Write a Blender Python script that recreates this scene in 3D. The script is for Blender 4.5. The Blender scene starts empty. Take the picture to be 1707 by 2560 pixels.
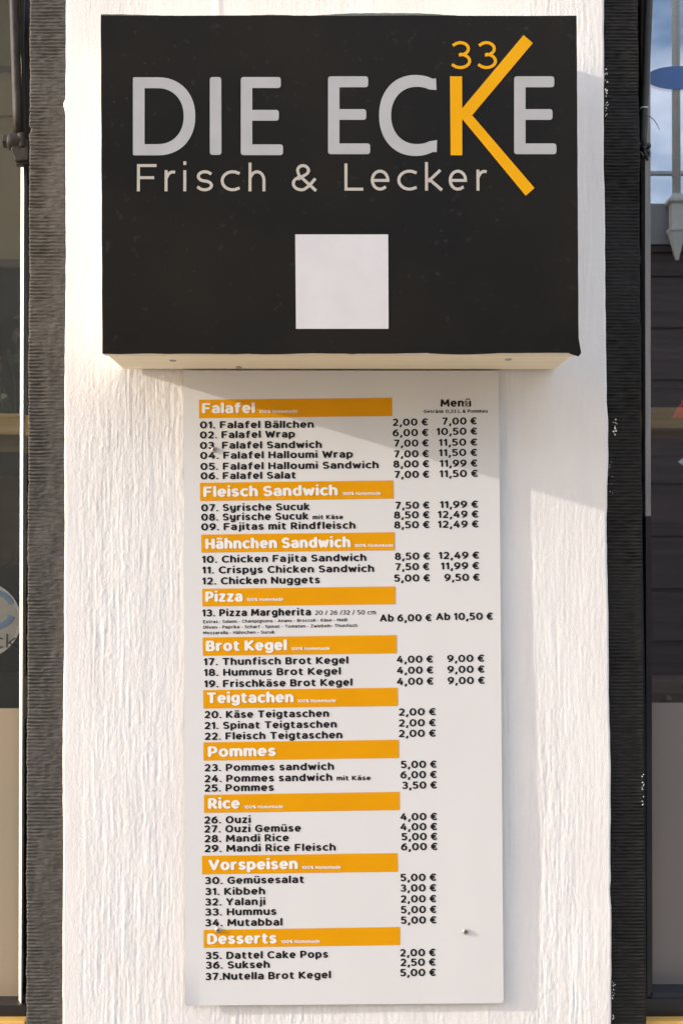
import bpy, bmesh, math, random
import numpy as np
from mathutils import Vector, Matrix
random.seed(7)
RNG = np.random.default_rng(11)
S = bpy.context.scene
COL = S.collection
R = math.radians

# ------------------------------------------------------------------ camera
CAM_POS = Vector((0, -1.5, 1.6))
PITCH, YAW, FPX = R(1.81), R(-0.353), 3000.0
cam_d = bpy.data.cameras.new('camera')
cam_d.sensor_fit = 'VERTICAL'; cam_d.sensor_height = 24.0
cam_d.lens = FPX / 2560 * 24.0
cam_d.clip_start = 0.02; cam_d.clip_end = 500
cam = bpy.data.objects.new('camera', cam_d); COL.objects.link(cam)
cam.location = CAM_POS
cam.rotation_euler = (R(90) + PITCH, 0, YAW)
S.camera = cam

# ------------------------------------------------------------------ world, sun, exposure
SUN_TRAVEL = Vector((6.3, 1.0, -1.87)).normalized()
sun_elev = math.asin(-SUN_TRAVEL.z)
sun_rot = math.atan2(-SUN_TRAVEL.x, -SUN_TRAVEL.y)
world = bpy.data.worlds.new('World'); S.world = world; world.use_nodes = True
wt = world.node_tree; wt.nodes.clear()
wo = wt.nodes.new('ShaderNodeOutputWorld'); bg = wt.nodes.new('ShaderNodeBackground')
sky = wt.nodes.new('ShaderNodeTexSky'); sky.sky_type = 'NISHITA'; sky.sun_disc = False
sky.sun_elevation = sun_elev; sky.sun_rotation = sun_rot
sky.air_density = 1.0; sky.dust_density = 1.5; sky.ozone_density = 1.0
tc = wt.nodes.new('ShaderNodeTexCoord')
mp = wt.nodes.new('ShaderNodeMapping'); mp.inputs['Scale'].default_value = (1, 1, 2.2); mp.inputs['Location'].default_value = (.4, 2.3, 1.1)
cn = wt.nodes.new('ShaderNodeTexNoise'); cn.inputs['Scale'].default_value = 4.2; cn.inputs['Detail'].default_value = 6
cr = wt.nodes.new('ShaderNodeValToRGB'); cr.color_ramp.elements[0].position = 0.43; cr.color_ramp.elements[1].position = 0.62
mx = wt.nodes.new('ShaderNodeMix'); mx.data_type = 'RGBA'
sc_ = wt.nodes.new('ShaderNodeMix'); sc_.data_type = 'RGBA'; sc_.inputs[0].default_value = 0.65
wt.links.new(tc.outputs['Generated'], mp.inputs['Vector']); wt.links.new(mp.outputs[0], cn.inputs['Vector'])
wt.links.new(cn.outputs['Fac'], cr.inputs[0])
sc_.inputs[7].default_value = (9.6, 8.9, 8.6, 1)
wt.links.new(sky.outputs[0], sc_.inputs[6])
wt.links.new(cr.outputs[0], mx.inputs[0]); wt.links.new(sky.outputs[0], mx.inputs[6]); wt.links.new(sc_.outputs[2], mx.inputs[7])
wt.links.new(mx.outputs[2], bg.inputs['Color']); bg.inputs['Strength'].default_value = 0.15
wt.links.new(bg.outputs[0], wo.inputs[0])
sd = bpy.data.lights.new('sun', 'SUN'); sd.energy = 2.0; sd.angle = R(0.55); sd.color = (1.0, 0.925, 0.84)
sun = bpy.data.objects.new('sun', sd); COL.objects.link(sun)
sun.rotation_euler = SUN_TRAVEL.to_track_quat('-Z', 'Y').to_euler(); sun.location = (-6, -2, 6)
S.view_settings.view_transform = 'Standard'; S.view_settings.look = 'None'
S.view_settings.gamma = 1.0; S.view_settings.use_curve_mapping = False
S.view_settings.exposure = 1.50

# ------------------------------------------------------------------ helpers
_e = cam.rotation_euler.to_matrix()
_r, _u, _f = _e @ Vector((1, 0, 0)), _e @ Vector((0, 1, 0)), _e @ Vector((0, 0, -1))
def U(px, py, Y):
    "world point at depth Y that the photograph shows at pixel (px, py)"
    d = _f * FPX + _r * (px - 853.5) + _u * (1280 - py)
    t = (Y - CAM_POS.y) / d.y
    return CAM_POS + d * t

def tag(o, label=None, cat=None, group=None, kind=None):
    if label: o['label'] = label
    if cat: o['category'] = cat
    if group: o['group'] = group
    if kind: o['kind'] = kind
    return o
def empty(name, loc):
    o = bpy.data.objects.new(name, None); COL.objects.link(o); o.location = loc
    o.empty_display_size = 0.05
    return o
def link(name, me, mat, parent=None):
    o = bpy.data.objects.new(name, me); COL.objects.link(o)
    if mat and not me.materials: me.materials.append(mat)
    if parent is not None:
        o.parent = parent
        q = parent; off = Vector((0, 0, 0))
        while q is not None:
            off += q.location; q = q.parent
        o.location = -off
    return o
def smooth(me):
    me.polygons.foreach_set('use_smooth', [True] * len(me.polygons))
class MB:
    def __init__(s): s.v = []; s.f = []
    def add(s, vs, fs):
        n = len(s.v); s.v += [tuple(v) for v in vs]; s.f += [tuple(i + n for i in f) for f in fs]
    def box(s, x0, x1, y0, y1, z0, z1):
        s.add([(x0,y0,z0),(x1,y0,z0),(x1,y1,z0),(x0,y1,z0),(x0,y0,z1),(x1,y0,z1),(x1,y1,z1),(x0,y1,z1)],
              [(0,3,2,1),(4,5,6,7),(0,1,5,4),(1,2,6,5),(2,3,7,6),(3,0,4,7)])
    def prism(s, pts, y0, y1):
        "pts (x,z) counterclockwise seen from -y, extruded y0 (front) .. y1"
        n = len(pts)
        s.add([(p[0], y0, p[1]) for p in pts] + [(p[0], y1, p[1]) for p in pts],
              [tuple(range(n)), tuple(range(2*n-1, n-1, -1))] + [(i, i+n, (i+1) % n + n, (i+1) % n) for i in range(n)])
    def tube(s, pts, rad, n=12, cap=True):
        P = [Vector(p) for p in pts]; m = len(P)
        rr = rad if isinstance(rad, (list, tuple)) else [rad] * m
        base = len(s.v); vs = []
        for i, p in enumerate(P):
            t = (P[min(i+1, m-1)] - P[max(i-1, 0)]).normalized()
            a = Vector((0, 1, 0)) if abs(t.y) < 0.9 else Vector((1, 0, 0))
            b = t.cross(a).normalized(); c = t.cross(b)
            for k in range(n):
                an = 2 * math.pi * k / n
                vs.append(p + (b * math.cos(an) + c * math.sin(an)) * rr[i])
        fs = [(i*n+k, i*n+(k+1) % n, (i+1)*n+(k+1) % n, (i+1)*n+k) for i in range(m-1) for k in range(n)]
        if cap: fs += [tuple(range(n-1, -1, -1)), tuple(range((m-1)*n, m*n))]
        s.add(vs, fs)
    def lathe(s, c, axis, prof, n=20, phase=0.0):
        "prof list of (dist along axis, radius)"
        ax = Vector(axis).normalized(); a = Vector((0, 0, 1)) if abs(ax.z) < 0.9 else Vector((1, 0, 0))
        b = ax.cross(a).normalized(); d = ax.cross(b); c = Vector(c); vs = []
        for (t, r) in prof:
            for k in range(n):
                an = 2*math.pi*k/n + phase
                vs.append(c + ax*t + (b*math.cos(an) + d*math.sin(an))*r)
        m = len(prof)
        fs = [(i*n+k, i*n+(k+1) % n, (i+1)*n+(k+1) % n, (i+1)*n+k) for i in range(m-1) for k in range(n)]
        fs += [tuple(range(n-1, -1, -1)), tuple(range((m-1)*n, m*n))]
        s.add(vs, fs)
    def mesh(s, name):
        me = bpy.data.meshes.new(name); me.from_pydata(s.v, [], s.f); me.update()
        return me
    def build(s, name, mat, parent=None, bevel=0, sm=False):
        me = s.mesh(name)
        bm = bmesh.new(); bm.from_mesh(me)
        bmesh.ops.recalc_face_normals(bm, faces=bm.faces)
        if bevel:
            ed = [e for e in bm.edges if len(e.link_faces) == 2 and e.calc_face_angle(0) > 0.6]
            bmesh.ops.bevel(bm, geom=ed, offset=bevel, segments=2, affect='EDGES', profile=0.6)
        bm.to_mesh(me); bm.free()
        if sm: smooth(me)
        return link(name, me, mat, parent)

def nodes(name):
    m = bpy.data.materials.new(name); m.use_nodes = True
    t = m.node_tree; b = t.nodes['Principled BSDF']
    return m, t, b
def N(t, typ, **kw):
    n = t.nodes.new(typ)
    for k, v in kw.items(): n.inputs[k.replace('_', ' ')].default_value = v
    return n
def texmat(name, col, col2, rough=0.6, scale=(40, 40, 40), nscale=1.0, lo=0.35, hi=0.65, bump=0.0, bdist=0.001,
           metallic=0.0, spec=0.5, detail=5, rough2=None, fine=None):
    m, t, b = nodes(name)
    c = t.nodes.new('ShaderNodeTexCoord'); mp = t.nodes.new('ShaderNodeMapping'); mp.inputs['Scale'].default_value = scale
    n = N(t, 'ShaderNodeTexNoise', Scale=nscale, Detail=detail)
    r = t.nodes.new('ShaderNodeValToRGB')
    r.color_ramp.elements[0].position = lo; r.color_ramp.elements[1].position = hi
    r.color_ramp.elements[0].color = (*col, 1); r.color_ramp.elements[1].color = (*col2, 1)
    t.links.new(c.outputs['Object'], mp.inputs[0]); t.links.new(mp.outputs[0], n.inputs['Vector'])
    t.links.new(n.outputs['Fac'], r.inputs[0]); t.links.new(r.outputs[0], b.inputs['Base Color'])
    b.inputs['Roughness'].default_value = rough; b.inputs['Metallic'].default_value = metallic
    b.inputs['Specular IOR Level'].default_value = spec
    if rough2 is not None:
        mr = N(t, 'ShaderNodeMapRange'); mr.inputs['To Min'].default_value = rough; mr.inputs['To Max'].default_value = rough2
        t.links.new(n.outputs['Fac'], mr.inputs['Value']); t.links.new(mr.outputs[0], b.inputs['Roughness'])
    if bump:
        bp = N(t, 'ShaderNodeBump', Strength=bump, Distance=bdist)
        src = n.outputs['Fac']
        if fine:
            n2 = N(t, 'ShaderNodeTexNoise', Scale=fine, Detail=4); t.links.new(c.outputs['Object'], n2.inputs['Vector']); src = n2.outputs['Fac']
        t.links.new(src, bp.inputs['Height']); t.links.new(bp.outputs[0], b.inputs['Normal'])
    return m

# ------------------------------------------------------------------ materials
M = {}
M['plaster'] = texmat('white_plaster_paint', (.72, .695, .685), (.77, .75, .74), .75, (1, 1, .35), 22, .35, .7, .6, .0006, fine=520, spec=.3)
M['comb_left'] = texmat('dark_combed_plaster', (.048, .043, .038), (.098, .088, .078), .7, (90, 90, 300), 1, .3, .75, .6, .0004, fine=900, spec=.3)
M['comb_right'] = texmat('shade_toned_combed_plaster', (.0075, .0072, .0080), (.020, .018, .0155), .6, (60, 60, 220), 1, .3, .75, .6, .0004, fine=900, spec=.22)  # same combed plaster as the left strip, darkened to paint in the pier's shade
M['wood_pale'] = texmat('pale_plywood', (.84, .71, .49), (.92, .81, .60), .6, (3, 90, 90), 1.3, .3, .7, .5, .0008)
M['wood_edge'] = texmat('pale_plywood_edge', (.74, .60, .42), (.84, .72, .55), .6, (2, 200, 200), 1.2, .3, .7, .2, .0004)
M['side_paint'] = texmat('primed_board', (.76, .72, .65), (.82, .78, .72), .6, (3, 60, 60), 1.3)
M['grey_letter'] = texmat('grey_vinyl', (.37, .365, .375), (.40, .395, .405), .35, (30, 30, 30), 1)
M['warm_letter'] = texmat('warm_grey_vinyl', (.42, .38, .33), (.46, .42, .37), .35, (30, 30, 30), 1)
M['orange_logo'] = texmat('orange_vinyl', (.70, .33, .002), (.73, .35, .003), .45, (20, 20, 20), 1, spec=.12)
M['orange_band'] = texmat('orange_print', (.66, .285, .001), (.69, .30, .002), .45, (20, 20, 20), 1, spec=.12)
M['sticker'] = texmat('white_sticker', (.57, .55, .565), (.60, .58, .595), .35, (30, 30, 30), 1)
M['board'] = texmat('white_plastic_sheet', (.63, .62, .62), (.66, .65, .65), .3, (6, 6, 3), 1.5, .3, .7, spec=.35)
M['ink'] = texmat('black_print', (.007, .006, .006), (.012, .010, .010), .5, (60, 60, 60), 1, spec=.2)
M['white_ink'] = texmat('white_print', (.74, .72, .68), (.79, .77, .73), .4, (60, 60, 60), 1)
M['screw'] = texmat('dull_zinc', (.36, .32, .28), (.55, .50, .45), .4, (400, 400, 400), 1, metallic=.8)
M['slot'] = texmat('dark_recess', (.01, .01, .01), (.02, .02, .018), .8)
M['iron'] = texmat('painted_iron', (.020, .017, .016), (.050, .040, .033), .6, (120, 120, 50), 1, .35, .75, .8, .0015, spec=.25)
M['black_iron'] = texmat('black_iron', (.004, .004, .005), (.014, .012, .011), .5, (120, 120, 50), 1, .35, .75, .5, .001)
M['frame_black'] = texmat('black_frame_paint', (.010, .010, .012), (.018, .017, .018), .35, (20, 20, 20), 1)
M['frame_navy'] = texmat('dark_blue_frame_paint', (.010, .014, .024), (.016, .020, .032), .3, (20, 20, 20), 1)
M['bead_cream'] = texmat('cream_bead', (.70, .66, .56), (.80, .77, .68), .35, (90, 90, 10), 1)
M['bead_grey'] = texmat('grey_bead', (.20, .19, .18), (.30, .28, .26), .35, (90, 90, 10), 1)
M['film_left'] = texmat('frosted_film', (.34, .27, .19), (.30, .255, .19), .32, (2, 2, 2.2), 1.2, .35, .65)
M['film_right'] = texmat('shade_toned_film', (.21, .175, .160), (.185, .165, .155), .3, (2, 2, 2.2), 1.2, .35, .65)  # darker, greyer copy of the left film, shade put into the colour
M['sill_wood'] = texmat('varnished_sill', (.52, .30, .07), (.68, .42, .12), .35, (4, 90, 90), 1.1, .3, .7)
M['rail_wood'] = texmat('oak_shelf', (.60, .40, .15), (.74, .52, .24), .5, (5, 80, 160), 1.2, .3, .7)
M['ledge_brown'] = texmat('brown_ledge', (.16, .11, .075), (.20, .145, .10), .6, (6, 60, 60), 1)
M['blind'] = texmat('olive_blind', (.32, .275, .18), (.36, .31, .205), .8, (8, 8, 8), 1)
M['blind_hem'] = texmat('blind_hem', (.11, .10, .105), (.15, .14, .14), .8, (8, 8, 8), 1)
M['dark_room'] = texmat('shop_interior', (.07, .06, .052), (.13, .11, .09), .9, (2, 2, 4), 1.5)
M['dark_panel'] = texmat('shop_panel', (.030, .016, .013), (.060, .034, .027), .5, (2, 2, 30), 1.5)
M['mustard'] = texmat('mustard_upholstery', (.13, .085, .022), (.17, .115, .03), .7, (30, 30, 30), 1)
M['leaf'] = texmat('leaf_green', (.03, .06, .02), (.07, .12, .05), .6, (90, 90, 90), 1)
M['petal'] = texmat('dry_pink_petal', (.20, .11, .09), (.34, .20, .16), .7, (90, 90, 90), 1)
M['decal_grey'] = texmat('translucent_grey_decal', (.25, .245, .215), (.29, .28, .25), .3, (10, 10, 10), 1)
M['decal_ring'] = texmat('pale_decal_ring', (.36, .36, .34), (.40, .39, .37), .3, (10, 10, 10), 1)
M['decal_blue'] = texmat('slate_blue_decal', (.075, .115, .17), (.09, .135, .19), .3, (10, 10, 10), 1)
M['sky_blue_decal'] = texmat('clear_blue_decal', (.05, .13, .36), (.06, .15, .40), .3, (10, 10, 10), 1); M['decal_grey'].node_tree.nodes['Principled BSDF'].inputs['Alpha'].default_value = .55; M['decal_ring'].node_tree.nodes['Principled BSDF'].inputs['Alpha'].default_value = .35; M['sky_blue_decal'].node_tree.nodes['Principled BSDF'].inputs['Alpha'].default_value = .75
M['red'] = texmat('red_print', (.45, .03, .025), (.52, .05, .04), .4)
M['clear_plastic'] = texmat('clear_plastic', (.35, .30, .24), (.5, .45, .38), .15, (90, 90, 90), 1)
M['rib_green'] = texmat('grey_green_vinyl_back', (.10, .12, .10), (.16, .18, .155), .5, (300, 300, 300), 1)
M['bare'] = texmat('chipped_white_paint', (.60, .58, .56), (.78, .76, .74), .7)
M['tie'] = texmat('white_cable_tie', (.6, .6, .6), (.7, .7, .7), .5)
M['paving'] = texmat('paving_stone', (.30, .28, .25), (.40, .37, .33), .8, (8, 8, 8), 1, bump=.3, bdist=.002)
M['asphalt'] = texmat('asphalt', (.045, .045, .046), (.07, .068, .066), .85, (60, 60, 60), 1, bump=.5, bdist=.004)
M['render_beige'] = texmat('beige_render', (.12, .095, .06), (.15, .12, .08), .85, (2, 2, 2), 1)
M['siding'] = texmat('brown_siding', (.05, .032, .028), (.085, .055, .046), .7, (1, 1, 20), 1)
M['mast'] = texmat('cream_mast_paint', (.50, .47, .40), (.58, .55, .48), .6)
M['fascia'] = texmat('grey_fascia', (.20, .19, .19), (.26, .25, .245), .7, (2, 2, 2), 1)
M['sign_yellow'] = texmat('yellow_sign', (.70, .38, .02), (.74, .42, .03), .4)
M['pane_far'] = texmat('far_window_glass', (.03, .035, .045), (.05, .055, .065), .08, (1, 1, 1), 1)
M['galv'] = texmat('galvanised_steel', (.42, .41, .40), (.52, .51, .49), .45, (9, 9, 9), 1, metallic=.5)

# vinyl on the light box: dusty, faintly scuffed
def vinyl():
    m, t, b = nodes('black_vinyl')
    c = t.nodes.new('ShaderNodeTexCoord')
    n1 = N(t, 'ShaderNodeTexNoise', Scale=5.0, Detail=3); n2 = N(t, 'ShaderNodeTexNoise', Scale=95.0, Detail=6)
    v = N(t, 'ShaderNodeTexVoronoi', Scale=60.0)
    for n in (n1, n2, v): t.links.new(c.outputs['Object'], n.inputs['Vector'])
    r1 = t.nodes.new('ShaderNodeValToRGB'); r1.color_ramp.elements[0].position = .35; r1.color_ramp.elements[1].position = .68
    r1.color_ramp.elements[0].color = (.0085, .0078, .0072, 1); r1.color_ramp.elements[1].color = (.0150, .0118, .0078, 1)
    r2 = t.nodes.new('ShaderNodeValToRGB'); r2.color_ramp.elements[0].position = .64; r2.color_ramp.elements[1].position = .78
    r2.color_ramp.elements[0].color = (0, 0, 0, 1); r2.color_ramp.elements[1].color = (.07, .07, .07, 1)
    r3 = t.nodes.new('ShaderNodeValToRGB'); r3.color_ramp.elements[0].position = .0; r3.color_ramp.elements[1].position = .10
    r3.color_ramp.elements[0].color = (.18, .18, .18, 1); r3.color_ramp.elements[1].color = (0, 0, 0, 1)
    mm = t.nodes.new('ShaderNodeMath'); mm.operation = 'ADD'
    m2 = t.nodes.new('ShaderNodeMath'); m2.operation = 'MULTIPLY'; m2.inputs[1].default_value = 1.0
    n3 = N(t, 'ShaderNodeTexNoise', Scale=11.0, Detail=2); t.links.new(c.outputs['Object'], n3.inputs['Vector'])
    r4 = t.nodes.new('ShaderNodeValToRGB'); r4.color_ramp.elements[0].position = .52; r4.color_ramp.elements[1].position = .7
    mix = t.nodes.new('ShaderNodeMix'); mix.data_type = 'RGBA'; mix.inputs[7].default_value = (.22, .22, .20, 1)
    t.links.new(n1.outputs['Fac'], r1.inputs[0]); t.links.new(n2.outputs['Fac'], r2.inputs[0]); t.links.new(v.outputs['Distance'], r3.inputs[0])
    t.links.new(n3.outputs['Fac'], r4.inputs[0])
    t.links.new(r3.outputs[0], m2.inputs[0]); t.links.new(r4.outputs[0], m2.inputs[1])
    t.links.new(r2.outputs[0], mm.inputs[0]); t.links.new(m2.outputs[0], mm.inputs[1])
    t.links.new(mm.outputs[0], mix.inputs[0]); t.links.new(r1.outputs[0], mix.inputs[6]); t.links.new(mix.outputs[2], b.inputs['Base Color'])
    mr = N(t, 'ShaderNodeMapRange'); mr.inputs['To Min'].default_value = .30; mr.inputs['To Max'].default_value = .5
    t.links.new(n1.outputs['Fac'], mr.inputs['Value']); t.links.new(mr.outputs[0], b.inputs['Roughness'])
    b.inputs['Specular IOR Level'].default_value = .14
    bp = N(t, 'ShaderNodeBump', Strength=.25, Distance=.002); t.links.new(n1.outputs['Fac'], bp.inputs['Height']); t.links.new(bp.outputs[0], b.inputs['Normal'])
    return m
M['vinyl'] = vinyl()
def glass(name, fac, tint):
    m = bpy.data.materials.new(name); m.use_nodes = True; t = m.node_tree; t.nodes.clear()
    o = t.nodes.new('ShaderNodeOutputMaterial'); mx = t.nodes.new('ShaderNodeMixShader'); mx.inputs[0].default_value = fac
    a = t.nodes.new('ShaderNodeBsdfTransparent'); a.inputs[0].default_value = (*tint, 1)
    g = t.nodes.new('ShaderNodeBsdfGlossy'); g.inputs['Roughness'].default_value = 0.01; g.inputs[0].default_value = (.74, .84, 1, 1)
    t.links.new(a.outputs[0], mx.inputs[1]); t.links.new(g.outputs[0], mx.inputs[2]); t.links.new(mx.outputs[0], o.inputs[0])
    return m
M['glass'] = glass('coated_window_glass', .24, (.86, .86, .84))

# ------------------------------------------------------------------ relief sheets
def aniso(nz, nx, sz, sx):
    "smooth random field, correlation sz rows / sx columns, unit rms"
    a = RNG.standard_normal((nz, nx)); F = np.fft.rfft2(a)
    kz = np.fft.fftfreq(nz)[:, None]; kx = np.fft.rfftfreq(nx)[None, :]
    F *= np.exp(-2 * (math.pi ** 2) * ((kz * sz) ** 2 + (kx * sx) ** 2))
    b = np.fft.irfft2(F, (nz, nx)); return (b - b.mean()) / b.std()
def sheet(name, X, Y, Z, mat, parent):
    nz, nx = X.shape
    co = np.stack([X, Y, Z], -1).reshape(-1, 3).astype(np.float32)
    idx = np.arange(nz * nx).reshape(nz, nx)
    q = np.stack([idx[:-1, :-1], idx[:-1, 1:], idx[1:, 1:], idx[1:, :-1]], -1).reshape(-1, 4).astype(np.int32)
    me = bpy.data.meshes.new(name); me.vertices.add(len(co)); me.vertices.foreach_set('co', co.ravel())
    me.loops.add(q.size); me.loops.foreach_set('vertex_index', q.ravel())
    me.polygons.add(len(q)); me.polygons.foreach_set('loop_start', np.arange(0, q.size, 4, dtype=np.int32))
    me.polygons.foreach_set('loop_total', np.full(len(q), 4, dtype=np.int32))
    me.update(calc_edges=True); smooth(me)
    return link(name, me, mat, parent)

ZL, ZH = 0.93, 2.42
def edge_x(pxtop, pxbot, z):
    a, b = U(pxtop, 0, 0), U(pxbot, 2560, 0)
    return a.x + (b.x - a.x) * (z - a.z) / (b.z - a.z)
STEP_BACK = 0.0052
# white pillar ------------------------------------------------------
nx, nz = 690, 1000
z = np.linspace(ZL, ZH, nz)
xl = np.array([edge_x(166, 157, v) for v in z]); xr = np.array([edge_x(1509, 1527, v) for v in z])
wob = aniso(nz, 4, 30, .01)
xl = xl + wob[:, 0] * .00035 + aniso(nz, 4, 4, .01)[:, 0] * .00012
xr = xr + wob[:, 2] * .0008 + aniso(nz, 4, 5, .01)[:, 1] * .0002
zc = U(166, 262, 0).z
chip = np.clip(1 - (np.abs(z - zc) / .0125) ** 1.6, 0, 1) ** .8 * np.clip(.8 + .25 * aniso(nz, 4, 1.6, .01)[:, 1], .3, 1.2)
xl = xl - chip * (.0034 + .0011 * aniso(nz, 4, 2, .01)[:, 3])
zc2 = U(1528, 2235, 0).z
xr = xr + np.clip(1 - ((z - zc2) / .016) ** 2, 0, 1) * -.001
uu = np.linspace(0, 1, nx)[None, :]
X = xl[:, None] + (xr - xl)[:, None] * uu
Z = np.repeat(z[:, None], nx, 1)
rel = .000080 * aniso(nz, nx, 11, .8) + .000075 * aniso(nz, nx, 5, .8) + .00007 * aniso(nz, nx, 24, 2.0) + .00011 * aniso(nz, nx, 20, 6)
rel += .00012 * np.clip(aniso(nz, nx, 14, 1.1) - 1.0, 0, 3) - .00017 * np.clip(aniso(nz, nx, 12, 1.2) - 1.1, 0, 3)
rel += .00010 * np.clip(aniso(nz, nx, 34, 1.8) - .8, 0, 3)
lump = aniso(nz, nx, 1.6, 1.8); rel += .00022 * np.clip(lump - 1.2, 0, 3) * (aniso(nz, nx, 40, 40) > -.2)
rel += .00009 * aniso(nz, nx, 1.3, 1.1)
m_ = 1 / (1 + np.exp(-(aniso(nz, nx, 90, 22)) * 2.2)); rel *= (.45 + .5 * m_) * .8 * np.interp(Z, [1.0, 1.6, 2.1, 2.3], [.95, .85, .75, .6])
# flatter repaired strip along the left edge and smoother zone upper right
rel *= (1 - .6 * np.exp(-((uu - .012) / .018) ** 2))
# broad trowel undulation
rel += .0005 * aniso(nz, nx, 130, 40)
# vertical bead of paint above the sign
xb = U(545, 15, 0).x
rel += .0009 * np.exp(-((X - xb) / .0045) ** 2) * (Z > 2.15)
Yv = -np.clip(rel, -.0025, .0025)
rnd = np.ones(nx) * 0.0
rnd[0] = .0012; rnd[1] = .0003; rnd[-1] = .0012; rnd[-2] = .0003
Yv = Yv + rnd[None, :]
# returns back to the surrounds
Xa = np.concatenate([xl[:, None] - .0003, X, xr[:, None] + .0003], 1)
Ya = np.concatenate([np.full((nz, 1), .012), Yv, np.full((nz, 1), .012)], 1)
Za = np.concatenate([z[:, None], Z, z[:, None]], 1)
pillar = empty('plaster_pillar', (0, 0.05, 0))
tag(pillar, 'white plastered wall pier with vertical brush drag marks, behind the black sign and the price list', 'wall')
sheet('plaster_face', Xa, Ya, Za, M['plaster'], pillar)
b = MB(); b.box(-.34, .345, .03, .4, 0, 3.4); b.box(-.345, .35, 0.0, .03, 0, ZL); b.box(-.335, .34, 0.0, .03, ZH, 3.4)
b.build('wall_core', M['plaster'], pillar)
# dark combed surrounds --------------------------------------------
def comb_band(px_l, px_r, mat, label, flip, seed, patch):
    nx, nz = 26, 2500
    z = np.linspace(ZL, ZH, nz)
    xl = np.array([edge_x(px_l[0], px_l[1], v) for v in z]); xr = np.array([edge_x(px_r[0], px_r[1], v) for v in z])
    cell = (ZH - ZL) / nz
    j = aniso(nz, 4, 3, .01); k = aniso(nz, 4, 25, .01)
    if not flip: xl = xl + j[:, 0] * .00025 + k[:, 0] * .0003; xr = xr + .004
    else: xr = xr + j[:, 0] * .0003 + k[:, 0] * .0003; xl = xl - .004
    if not flip:
        zc = U(75, 322, 0).z; xl = xl + np.clip(1 - ((z - zc) / .006) ** 2, 0, 1) * .0022
    u = np.linspace(0, 1, nx)[None, :]
    X = xl[:, None] + (xr - xl)[:, None] * u; Z = np.repeat(z[:, None], nx, 1)
    ph = 2 * math.pi * Z / .0044 + .35 * aniso(nz, nx, 4, 9) + 1.0 * aniso(nz, nx, 60, 120)
    w = np.sin(ph); w = np.sign(w) * np.abs(w) ** .8
    ub = .72 + .22 * aniso(nz, 4, 60, .01)[:, :1] + .10 * aniso(nz, 4, 6, .01)[:, 1:2] + (.6 - patch)
    mk = .13 + .87 / (1 + np.exp((u - ub) * 26)); mk = mk * np.clip(.85 + .3 * aniso(nz, nx, 30, 8), .25, 1.15)
    br = np.clip(.75 + .45 * aniso(nz, nx, 1.4, 1.2), .1, 1.3)
    h = w * .00085 * mk * br + .00013 * aniso(nz, nx, 1.2, .8) + .00010 * aniso(nz, nx, 9, .8) + .0003 * aniso(nz, nx, 30, 4)
    Yb = STEP_BACK - h
    t = empty('window_surround', (float(xl.mean()), .03, 0)); tag(t, label, 'wall trim', 'combed dark strips either side of the pier')
    ed = np.full((nz, 1), .055)
    Xa = np.concatenate([xl[:, None], X, xr[:, None]], 1); Ya = np.concatenate([ed, Yb, ed], 1); Za = np.concatenate([z[:, None], Z, z[:, None]], 1)
    sheet('combed_plaster', Xa, Ya, Za, mat, t)
    c = MB(); x0, x1 = float(xl.mean()), float(xr.mean()); c.box(x0, x1, STEP_BACK, .055, 0, ZL); c.box(x0, x1, STEP_BACK, .055, ZH, 3.4)
    c.build('trim_core', mat, t)
    return t
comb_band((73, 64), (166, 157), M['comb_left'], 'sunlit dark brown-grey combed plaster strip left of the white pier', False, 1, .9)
tr = comb_band((1509, 1527), (1596, 1616), M['comb_right'], 'ribbed plaster strip right of the white pier, near-black with its shade put into the colour', True, 2, .2)
# white paint spatter and chips on the right strip
sp = MB()
def speck(px, py, r, Y=STEP_BACK - .0009):
    c = U(px, py, Y); n = 6; pts = []
    for k in range(n):
        a = 2 * math.pi * k / n; q = r * random.uniform(.6, 1.25)
        pts.append((c.x + q * math.cos(a), c.z + q * math.sin(a) * random.uniform(.8, 1.3)))
    sp.prism(pts, Y - .0003, Y + .0006)
for i in range(24):
    speck(1515 + random.gauss(0, 2.2), 170 + 130 * random.random() ** .9, random.choice((.0005, .0007, .0011)))
speck(1516, 226, .0019); speck(1517, 205, .0012)
for i in range(16): speck(1537 + random.gauss(0, 3), 1048 + 40 * random.random(), random.choice((.0005, .0008, .0011)))
for i in range(12): speck(1521 + random.gauss(0, 5), 1150 + 200 * random.random(), .0005)
for i in range(13): speck(1606 + random.gauss(0, 2), 1925 + 110 * random.random(), random.choice((.0005, .0007)))
for i in range(14): speck(1533 + random.gauss(0, 2), 2440 + 110 * random.random(), random.choice((.0005, .0009)))
o = sp.build('paint_splash', M['bare'], tr); o['kind'] = 'stuff'
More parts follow.
